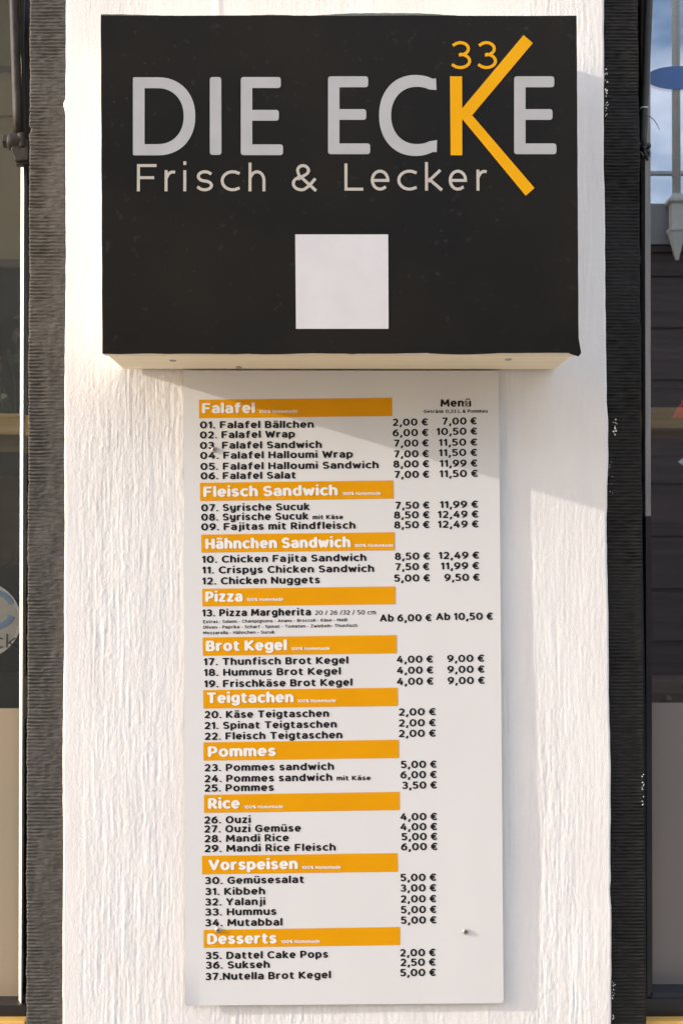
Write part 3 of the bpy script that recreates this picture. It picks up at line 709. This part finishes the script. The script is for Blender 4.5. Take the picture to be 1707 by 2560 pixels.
# D
def dshape(x0_, x1_, y0_, y1_, sx, n=26, r=6):
    "left flat, right superelliptic; constant vertex count"
    cy = (y0_ + y1_) / 2; ry = (y1_ - y0_) / 2; rx = x1_ - sx; P = []
    P += [(x0_, cy), (x0_, y0_ + r), (x0_ + r*.3, y0_ + r*.3), (x0_ + r, y0_)]
    for i in range(n + 1):
        a = R(90 - 180 * i / n); ca, sa = math.cos(a), math.sin(a)
        P.append((sx + rx * abs(ca) ** (2/2.15) , cy - ry * math.copysign(abs(sa) ** (2/2.15), sa)))
    P += [(x0_ + r, y1_), (x0_ + r*.3, y1_ - r*.3), (x0_, y1_ - r)]
    return P
ringshape('letter', dshape(607, 891, 352, 708, 720), dshape(660, 838, 402, 657, 720, r=1), q1, M['grey_letter'], 'grey capital D')
poly('letter', [(957, 351), (1009, 351), (1010, 706), (957, 706)], q1, M['grey_letter'], .0035, 'grey capital I')
letterE(q1, 1098, 1280, 1271, 1290, 351)
letterE(lambda x, y: (820 + x / C2, y / C2), 0, 183, 174, 192, 349)
# C
Co = []; Ci = []
for i in range(41):
    a = R(57 + (303 - 57) * i / 40); ca, sa = math.cos(a), math.sin(a)
    Co.append((345 + 167 * math.copysign(abs(ca) ** .93, ca), 528 - 185.5 * math.copysign(abs(sa) ** .93, sa)))
    Ci.append((352 + 119 * math.copysign(abs(ca) ** .93, ca), 528 - 131 * math.copysign(abs(sa) ** .93, sa)))
Co = [(438, 358)] + [p for p in Co if not (p[0] > 425)] + [(441, 696)]
Ci2 = [(440, 411)] + [p for p in Ci if not (p[0] > 415)] + [(443, 641)]
def resamp(P, n):
    d = [0]; 
    for a, b_ in zip(P[:-1], P[1:]): d.append(d[-1] + math.dist(a, b_))
    o = []
    for k in range(n):
        t = d[-1] * k / (n-1); i = max(j for j in range(len(d)) if d[j] <= t + 1e-9); i = min(i, len(P)-2)
        f = (t - d[i]) / (d[i+1] - d[i] + 1e-12); o.append((P[i][0] + (P[i+1][0]-P[i][0])*f, P[i][1] + (P[i+1][1]-P[i][1])*f))
    return o
ringshape('letter', resamp(Co, 50), resamp(Ci2, 50), q2, M['grey_letter'], 'grey capital C', closed=False)
letterE(q2, 795, 978, 970, 988, 349)
poly('letter_stem', [(502, 349), (557, 349), (558, 710), (505, 710)], q2, M['orange_logo'], 0, 'upright of the orange capital K')
poly('letter_arms', [(556.5, 497), (838, 160), (880, 197), (603, 527), (888, 860), (848, 895), (557.5, 543)], q2, M['orange_logo'], 0, 'long crossing arms of the orange capital K', Y=LY - .0001)
def fit(ch, q, xa, xb_, ybase, ycap, w, mat, lab=None, name='letter', square=True, Y=LY):
    a = U(*q(xa, ybase), Y); b_ = U(*q(xb_, ybase), Y); t = U(*q(xa, ycap), Y)
    W = w / C1 * (Y + 1.5) / FPX; cap = (t - a).length; L = (b_ - a).length
    gw = max(G[ch][0], .001); kx = (L - W) / gw if gw > .01 else 0
    mb = MB(); glyph(mb, ch, 0, cap, W, kx, Y, a, (b_ - a).normalized(), Vector((0, 0, 1)), square)
    o = link(name, mb.mesh(name), mat, box)
    if lab: o['label'] = lab
    return o
fit('3', q2, 508, 599, 316, 188, 14, M['orange_logo'], 'left orange figure 3', 'figure', square=True)
fit('3', q2, 628, 717, 316, 188, 14, M['orange_logo'], 'right orange figure 3', 'figure', square=True)
for ch, q, a, c_ in (('F',q1,625,714),('r',q1,751,798),('i',q1,836,850),('s',q1,893,973),('c',q1,1006,1090),('h',q1,1133,1210),('&',q1,1330,1445),
                     ('L',q2,20,106),('e',q2,140,225),('c',q2,261,347),('k',q2,388,467),('e',q2,496,580),('r',q2,623,669)):
    fit(ch, q, a, c_, 872, 748, 13.6, M['warm_letter'], 'thin warm grey letter ' + ch if ch != '&' else 'thin warm grey ampersand', 'letter', True)
poly('sticker', [(738, 586), (970, 586), (971, 822), (740, 822)], lambda x, y: (x, y), M['sticker'], 0, 'blank white square sticker')
# screws and nail holes in the underside
for (p, y_) in (((433, 901), 0), ((1270, 898), 0), ((597, 917), 0)):
    # solve the depth on the underside plane z = z0
    d = _f * FPX + _r * (p[0] - 853.5) + _u * (1280 - p[1]); t = (z0 + .0006 - CAM_POS.z) / d.z; c = CAM_POS + d * t
    screw(0, 0, 0, box, .0042, (0, 0, -1), c)

# ------------------------------------------------------------------ windows
GY = .060
def window(side):
    sx = -1 if side == 'l' else 1
    w = empty('shop_window', (sx * .85, GY, 1.0))
    tag(w, 'black framed shop window left of the pier, with a beige lower film and a partly seen round logo' if side == 'l' else
           'black framed shop window right of the pier, reflecting blue sky, with a lower film toned grey for shade', 'window', 'shop windows either side of the pier')
    return w
def slab(name, mat, par, pxs, Y0, Y1, far=None, bevel=0):
    "box between photo pixel columns/rows at depth Y0; far replaces the outer x"
    a, b_ = U(pxs[0], pxs[1], Y0), U(pxs[2], pxs[3], Y0)
    xa, xb_ = sorted((a.x, b_.x)); 
    if far is not None: xa, xb_ = (far, xb_) if far < xa else (xa, far)
    mb = MB(); mb.box(xa, xb_, Y0, Y1, min(a.z, b_.z), max(a.z, b_.z)); return mb.build(name, mat, par, bevel=bevel)
def strip(name, mat, par, top, bot, Y0, Y1, ytop=-200, ybot=2560, bevel=0):
    "upright bar following two slightly converging pixel columns; top/bot = (x left, x right) at photo rows 0 / 2560"
    f = lambda k, y: top[k] + (bot[k] - top[k]) * y / 2560
    P = [U(f(0, ybot), ybot, Y0), U(f(1, ybot), ybot, Y0), U(f(1, ytop), ytop, Y0), U(f(0, ytop), ytop, Y0)]
    mb = MB(); mb.prism([(p.x, p.z) for p in P], Y0, Y1); return mb.build(name, mat, par, bevel=bevel)
wl = window('l'); wr = window('r')
# left window
strip('frame_stile', M['frame_black'], wl, (60, 50), (110, 110), .032, .085, ybot=2552)
f_ = lambda a, b_, y: a + (b_ - a) * y / 2560
mb = MB(); mb.add([U(f_(53.5, 47.5, y), y, .046) for y in (-200, 2515)] + [U(f_(62.5, 53.5, y), y, .033) for y in (-200, 2515)] + [U(f_(66, 57, y), y, .047) for y in (-200, 2515)],
                  [(0, 1, 3, 2), (2, 3, 5, 4), (4, 5, 1, 0), (0, 2, 4), (1, 5, 3)])
mb.build('glazing_bead', M['bead_cream'], wl)
slab('bottom_rail', M['frame_black'], wl, (0, 2513, 66, 2552), .028, .085, far=-1.9, bevel=.001)
slab('glass_pane', M['glass'], wl, (0, -300, 56, 2514), GY, GY + .004, far=-1.89)
slab('privacy_film', M['film_left'], wl, (0, 1771, 50, 2500), GY - .0012, GY - .0004, far=-1.88)
slab('top_rail', M['frame_black'], wl, (0, -420, 110, -300), .032, .085, far=-1.9)
b = MB(); b.box(-1.96, -1.9, .032, .085, .95, 2.45); b.build('frame_stile', M['frame_black'], wl)
slab('window_sill', M['sill_wood'], wl, (0, 2554, 64, 2680), .012, .10, far=-1.94, bevel=.002)
br_ = slab('glazing_packer', M['clear_plastic'], wl, (-40, 2497, 50, 2511), GY - .006, GY - .002)
# right window
strip('frame_stile', M['frame_navy'], wr, (1560, 1580), (1613, 1627), .032, .085, ybot=2552)
strip('glazing_bead', M['bead_grey'], wr, (1611, 1624.5), (1614, 1627), .030, .050, ybot=1290)
strip('glazing_bead', M['frame_black'], wr, (1609, 1624.5), (1617, 1630), .030, .050, ytop=1292, ybot=2490)
slab('bottom_rail', M['frame_black'], wr, (1610, 2497, 1707, 2552), .028, .085, far=1.3, bevel=.001)
slab('bottom_bead', M['frame_navy'], wr, (1627, 2481, 1707, 2496), .030, .060, far=1.3)
slab('glass_pane', M['glass'], wr, (1610, -300, 1707, 2490), GY, GY + .004, far=1.29)
slab('privacy_film', M['film_right'], wr, (1622, 1757, 1707, 2490), GY - .0012, GY - .0004, far=1.28)
slab('top_rail', M['frame_black'], wr, (1580, -420, 1707, -300), .032, .085, far=1.3)
b = MB(); b.box(1.3, 1.36, .032, .085, .95, 2.45); b.build('frame_stile', M['frame_black'], wr)
slab('window_sill', M['sill_wood'], wr, (1605, 2554, 1707, 2680), .012, .10, far=1.34, bevel=.002)
# decals on the glass ------------------------------------------------
DY = GY - .0008
def disc(name, mat, par, cx, cy, rx, ry, Y, Y2, n=40, a0=0, a1=360, inner=None):
    P = []
    for k in range(n + 1):
        a = R(a0 + (a1 - a0) * k / n); P.append(U(cx + rx * math.cos(a), cy - ry * math.sin(a), Y))
    mb = MB()
    if inner:
        rxi, ryi = inner; Q = [U(cx + rxi * math.cos(R(a0 + (a1-a0)*k/n)), cy - ryi * math.sin(R(a0 + (a1-a0)*k/n)), Y) for k in range(n+1)]
        for k in range(n):
            q = [P[k], P[k+1], Q[k+1], Q[k]]; mb.prism([(p.x, p.z) for p in q][::-1], Y, Y2)
    else: mb.prism([(p.x, p.z) for p in (P[:-1] if a1 - a0 >= 360 else P)], Y, Y2)
    return mb.build(name, mat, par)
lg = disc('logo_decal', M['decal_grey'], wl, -58, 1550, 112, 100, DY, DY + .0003); lg['label'] = 'round pale logo decal, cut by the photo edge, with part of a slate blue C and the letters ck'
disc('decal_ring', M['decal_ring'], lg, -58, 1550, 112, 100, DY - .0003, DY - .0001, inner=(105, 93))
disc('decal_letter', M['decal_blue'], lg, -22, 1524, 62, 52, DY - .0003, DY - .0001, a0=20, a1=340, n=30, inner=(48, 40))
def decal_text(s, x0_, x1_, y, cap):
    return text('decal_letter', s, M['slot'], lg, DY - .0003, (x0_, y), (x1_, y), cap, .12, .2)
decal_text('eck', -52, 42, 1620, 34)
disc('oval_decal', M['sky_blue_decal'], wr, 1694, 194, 80, 29, DY, DY + .0003)['label'] = 'clear blue oval decal near the top of the right pane'
# ------------------------------------------------------------------ seen behind the glass
def inside(name, mat, label, cat, pxs, Y0, Y1, far, group=None, bevel=0):
    o = slab(name, mat, None, pxs, Y0, Y1, far, bevel); tag(o, label, cat, group); return o
t = empty('roller_blind', (-.7, .13, 1.7)); tag(t, 'olive grey blind hanging behind the upper left window, with two darker seams', 'blind')
slab('blind_cloth', M['blind'], t, (-5, -300, 58, 165), .13, .134, far=-1.25)
slab('blind_hem', M['blind_hem'], t, (-5, 165, 58, 178), .128, .136, far=-1.25)
slab('blind_cloth', M['blind'], t, (-5, 178, 58, 648), .13, .134, far=-1.25)
slab('blind_hem', M['blind_hem'], t, (-5, 648, 58, 665), .126, .138, far=-1.25)
inside('shelf_board', M['rail_wood'], 'light oak board across the left window behind the glass', 'shelf', (-5, 1033, 60, 1086), .16, .30, -1.25, 'oak boards behind the windows', .002)
inside('shelf_board', M['rail_wood'], 'dim oak board across the right window behind the glass', 'shelf', (1615, 1018, 1712, 1071), .16, .30, 1.25, 'oak boards behind the windows', .002)
t = empty('counter', (-.8, .25, 1.2)); tag(t, 'brown counter with a black lower edge right under the left oak board', 'counter')
slab('counter_top', M['mustard'], t, (-5, 1087, 60, 1130), .17, .30, -1.25)
slab('counter_edge', M['frame_black'], t, (-5, 1130.5, 60, 1176), .18, .29, -1.25)
inside('window_ledge', M['frame_black'], 'black ledge behind the left pane, just above the beige film', 'ledge', (-5, 1692, 60, 1800), .10, .16, -1.25, None, .002)
inside('window_ledge', M['ledge_brown'], 'brown ledge behind the right pane, just above the shade-toned film', 'ledge', (1618, 1700, 1712, 1800), .10, .16, 1.25, None, .002)
tag(slab('small_bracket', M['galv'], None, (1666, 1741, 1677, 1750), .088, .0985), 'tiny metal bracket on the brown ledge in the right window', 'bracket')
# bench seat back: mustard with a rounded end
t = empty('bench', (-.72, .42, 0)); tag(t, 'mustard upholstered seat back seen through the left window above the logo', 'bench')
P = [U(x, y, .40) for x, y in ((-300, 1180), (30, 1180), (58, 1190), (60, 1330), (45, 1385), (20, 1412), (-20, 1425), (-300, 1430))]
mb = MB(); mb.prism([(p.x, p.z) for p in P][::-1], .40, .47); mb.build('backrest', M['mustard'], t, bevel=.006)
mb = MB(); mb.box(-1.2, -.60, .47, .90, .42, .52); mb.build('seat', M['mustard'], t, bevel=.01)
for xa in (-1.15, -.66):
    for ya in (.50, .84):
        mb = MB(); mb.box(xa, xa + .04, ya, ya + .04, 0, .42); mb.build('leg', M['frame_black'], t)
# dried flowers behind the left glass
t = empty('dried_flowers', U(20, 1033, .22)); tag(t, 'pinkish dried flowers and leaves standing on the oak board in the left window', 'plant')
fm = MB(); lm = MB(); sm_ = MB()
for i in range(26):
    c = U(random.uniform(-150, 55), random.uniform(770, 1010), random.uniform(.17, .28)); base = Vector((c.x * .97, .22, U(20, 1033, .22).z))
    sm_.tube([base, (base + c) / 2 + Vector((.004, 0, 0)), c], .0009, 5)
    for k in range(5):
        d = Vector((random.gauss(0, 1), random.gauss(0, .5), random.gauss(0, 1))).normalized() * .009; e = d.cross(Vector((0, 1, 0))) * .5
        tgt = fm if c.z > U(0, 880, .22).z else lm
        p = c + d * .5; tgt.add([p - d, p + e, p + d, p - e], [(0, 1, 2, 3)])
for mbx, nm, mt in ((fm, 'petals', 'petal'), (lm, 'leaves', 'leaf')):
    o = link(nm, mbx.mesh(nm), M[mt], t); o['kind'] = 'stuff'
sm_.build('stems', M['leaf'], t)
# shop interior shell
t = empty('shop_interior', (0, 2.4, 0)); tag(t, 'dim brown shop room behind both windows', 'room')
b = MB(); b.box(-2.1, 1.6, 2.4, 2.5, 0, 3.0); b.build('back_wall', M['dark_room'], t)
b = MB(); b.box(-2.1, 1.6, .42, 2.4, -.02, .0); b.build('room_floor', M['dark_room'], t)
b = MB(); b.box(-2.1, 1.6, .1, 2.4, 2.9, 3.0); b.build('room_ceiling', M['dark_room'], t)
for xa in (-2.2, 1.6): b = MB(); b.box(xa, xa + .1, .1, 2.5, 0, 3.0); b.build('side_wall', M['dark_room'], t)
# lower cabinet behind the right window
t = empty('cabinet', (.9, .7, 0)); tag(t, 'dark brown panelled cabinet seen through the right window', 'cabinet')
for k in range(9):
    b = MB(); b.box(.46, 1.3, .70 + (.006 if k % 2 else 0), .73, .9 + k * .125, .9 + k * .125 + .121); b.build('panel', M['dark_panel'], t, bevel=.002)
b = MB(); b.box(.46, 1.3, .735, 1.0, 0, 2.0); b.build('carcass', M['dark_panel'], t)
# dark wall parts beside/above/below the openings
for sx, nm in ((-1, 'left'), (1, 'right')):
    xa, xb_ = (-1.96, -.40) if sx < 0 else (.40, 1.36)
    t = empty('shopfront_wall', ((xa + xb_) / 2, .02, 0)); tag(t, 'dark plinth and lintel of the %s shop window, just outside the picture' % nm, 'wall', 'plinths and lintels outside the picture')
    b = MB(); b.box(xa, xb_, .022, .3, 0, .93); b.build('plinth', M['comb_right'], t)
    b = MB(); b.box(xa, xb_, .022, .3, 2.45, 3.4); b.build('lintel', M['plaster'], t)
    b = MB(); b.box(*((-4.2, -1.962) if sx < 0 else (1.362, 4.5)), .0, .3, 0, 3.4); b.build('wall_panel', M['plaster'], t)
# ------------------------------------------------------------------ iron arms
t = empty('awning_arm', U(44, 390, .02)); tag(t, 'rusty dark iron awning arm with a knuckle joint in front of the left window', 'awning arm', 'iron awning arms beside the pier')
AY = .022
b = MB(); ys = (-260, 0, 60, 130, 200, 270, 335); xs = (32.0, 37.5, 39.0, 41, 43.2, 45.2, 47)
b.tube([U(x, y, AY) for x, y in zip(xs, ys)], [.0062, .0060, .0061, .0059, .0058, .0057, .0059], 14); b.build('arm_rod', M['iron'], t, sm=True)
b = MB(); b.tube([U(x - 9.5, y, AY + .004) for x, y in zip(xs, ys)], .0018, 8); b.build('rod_rib', M['iron'], t, sm=True)
c = U(33, 356, AY)
b = MB(); b.lathe(U(9.5, 353, AY), (1, 0, -.05), [(0, .0075), (.001, .0095), (.0065, .0097), (.0075, .0075)], 6, .3); b.build('bolt_head', M['iron'], t, bevel=.0008)
b = MB(); b.lathe(U(22, 354, AY), (1, 0, -.05), [(0, .009), (.002, .0112), (.006, .0118), (.012, .0108), (.018, .0105), (.0225, .0085)], 18); b.build('knuckle', M['iron'], t, sm=True)
P = [U(x, y, AY - .006) for x, y in ((28, 372), (36, 396), (38, 404), (74, 402), (74, 352), (62, 345), (44, 350))]
b = MB(); b.prism([(p.x, p.z) for p in P][::-1], AY - .008, AY + .008); b.build('bracket', M['iron'], t, bevel=.0018)
b = MB(); a0 = U(54, 334, AY - .004); b.lathe(a0, (.15, 0, -1), [(0, .005), (.002, .0062), (.017, .0064), (.019, .005)], 14); b.build('hinge_pin', M['iron'], t, sm=True)
P = [U(x, y, AY - .006) for x, y in ((36, 398), (40, 412), (74, 409), (74, 397))]
b = MB(); b.prism([(p.x, p.z) for p in P][::-1], AY - .005, AY + .006); b.build('bracket_lip', M['iron'], t, bevel=.001)

t = empty('awning_arm', U(1608, 390, .02)); tag(t, 'black iron awning arm with a white tie and frayed knot at the right window', 'awning arm', 'iron awning arms beside the pier')
b = MB(); b.tube([U(1626, -260, AY), U(1620, 0, AY), U(1615, 130, AY), U(1609, 270, AY), U(1606, 345, AY), U(1605, 385, AY)], [.0056, .0055, .0053, .0052, .0050, .0048], 14); b.build('arm_rod', M['black_iron'], t, sm=True)
b = MB(); b.tube([U(1606, 240, AY + .004), U(1604, 385, AY + .004)], .0024, 8); b.build('rod_rib', M['black_iron'], t, sm=True)
b = MB(); c = U(1608.5, 271, AY); b.lathe(c + Vector((0, 0, -.0005)), (0, 0, 1), [(0, .0056), (.0012, .0056)], 16); b.build('cable_tie', M['tie'], t)
b = MB(); b.tube([U(x, y, AY - .006) for x, y in ((1616, 289), (1625, 292), (1634, 300), (1641, 311), (1645, 320), (1647, 326))], [.0005, .0005, .0005, .0004, .0004, .0002], 5); b.build('loose_strand', M['black_iron'], t)
b = MB()
for k in range(26):
    p = U(1607 + random.gauss(0, 5), random.uniform(352, 398), AY - .004 + random.gauss(0, .003)); q_ = p + Vector((random.gauss(0, .004), random.gauss(0, .003), random.gauss(0, .005)))
    b.tube([p, (p + q_) / 2 + Vector((.001, 0, .001)), q_], random.uniform(.0015, .0032), 6)
b.build('frayed_knot', M['black_iron'], t, sm=True)
c = U(1617, 366, AY); b = MB(); b.lathe(c + Vector((-.003, 0, 0)), (1, 0, .2), [(0, .003), (.002, .0042), (.006, .0038), (.0075, .002)], 8); b.build('knuckle', M['black_iron'], t, sm=True)

# ------------------------------------------------------------------ street behind the camera (seen only in the panes)
g = MB(); g.box(-60, 60, -3.2, 0.3, -.15, -.0); tag(g.build('pavement', M['paving']), kind='structure')
g = MB(); g.box(-60, 60, -60, -3.204, -.30, -.13); tag(g.build('road', M['asphalt']), kind='structure')
def far_house(x0_, x1_, y_, h, mat, label, wins, rail=False):
    t = empty('street_house', ((x0_+x1_)/2, y_, -.13)); tag(t, label, 'building', 'houses across the street')
    b = MB(); b.box(x0_, x1_, y_ - 6, y_, -.13, h); b.build('wall', mat, t)
    for (wx, wz, ww, wh) in wins:
        b = MB(); b.box(wx, wx+ww, y_ + .005, y_ + .06, wz, wz+wh); f = b.build('window', M['bead_cream'], t)
        b = MB(); b.box(wx+.08, wx+ww-.08, y_ + .062, y_ + .07, wz+.08, wz+wh-.08); b.build('pane', M['pane_far'], f)
    if rail:
        for k in range(14):
            xx = x0_ + .1 + k * (x1_ - x0_ - .2) / 13; b = MB(); b.box(xx, xx+.04, y_ - .1, y_ - .06, h, h + .34); b.build('rail_post', M['galv'], t)
        b = MB(); b.box(x0_, x1_, y_ - .11, y_ - .05, h + .34, h + .375); b.build('rail_bar', M['galv'], t)
        b = MB(); b.box(x0_ - .1, x1_ + .1, y_ + .001, y_ + .10, h - .45, h - .02); b.build('parapet', M['fascia'], t)
        b = MB(); b.box(x0_ - .1, x1_ + .1, y_ + .001, y_ + .06, h - .52, h - .46); b.build('gutter', M['siding'], t)
    for k in range(int((h + .1) / .55) if rail else 2):
        zz = k * .55 + .1 if rail else 3.0 + 3.2 * k; b = MB(); b.box(x0_, x1_, y_ + .001, y_ + .03, zz, zz + .03); b.build('ledge', mat, t)
far_house(-16, -1.2, -11, 9.0, M['render_beige'], 'tall beige house reflected in the left pane', [(-6.6, 1.0, 1.2, 1.6), (-6.6, 4.2, 1.2, 1.6), (-9.5, 1.0, 1.2, 1.6)])
far_house(.6, 16, -11, 5.27, M['siding'], 'low brown house with a roof terrace railing reflected in the right pane', [(4.2, 1.2, 1.1, 1.5), (7.0, 1.2, 1.1, 1.5)], rail=True)
t = empty('roof_mast', (3.57, -10.8, 4.8)); tag(t, 'cream mast on an ornate bracket at the roof edge, reflected in the right pane', 'mast')
b = MB(); b.tube([(3.57, -10.78, 5.3), (3.58, -10.78, 7.5), (3.60, -10.78, 10.5)], [.045, .042, .036], 12); b.build('mast_pole', M['mast'], t, sm=True)
b = MB(); b.lathe((3.57, -10.78, 4.62), (0, 0, 1), [(0, .02), (.28, .10), (.30, .12), (.33, .12), (.34, .09), (.58, .09), (.60, .14), (.63, .14), (.70, .05)], 4, .785); b.build('mast_base', M['mast'], t)
t = empty('sign_post', (2.42, -5.5, -.13)); tag(t, 'grey post with a red bordered triangle sign above a yellow diamond sign', 'road sign')
b = MB(); b.tube([(2.42, -5.5, -.13), (2.42, -5.5, 3.2)], .036, 14); b.build('post', M['galv'], t, sm=True)
cx_, cz_ = 2.42, 2.62
b = MB(); b.prism([(cx_-.42, cz_-.24), (cx_+.42, cz_-.24), (cx_, cz_+.48)][::-1], -5.45, -5.44); pl = b.build('sign_plate', M['red'], t)
b = MB(); b.prism([(cx_-.30, cz_-.17), (cx_+.30, cz_-.17), (cx_, cz_+.34)][::-1], -5.438, -5.434); b.build('sign_face', M['sticker'], pl)
cx_, cz_ = 2.36, 2.12
b = MB(); b.prism([(cx_-.33, cz_), (cx_, cz_-.22), (cx_+.33, cz_), (cx_, cz_+.22)][::-1], -5.45, -5.44); pl = b.build('sign_plate', M['sticker'], t)
b = MB(); b.prism([(cx_-.27, cz_), (cx_, cz_-.17), (cx_+.27, cz_), (cx_, cz_+.17)][::-1], -5.438, -5.434); b.build('sign_face', M['sign_yellow'], pl)
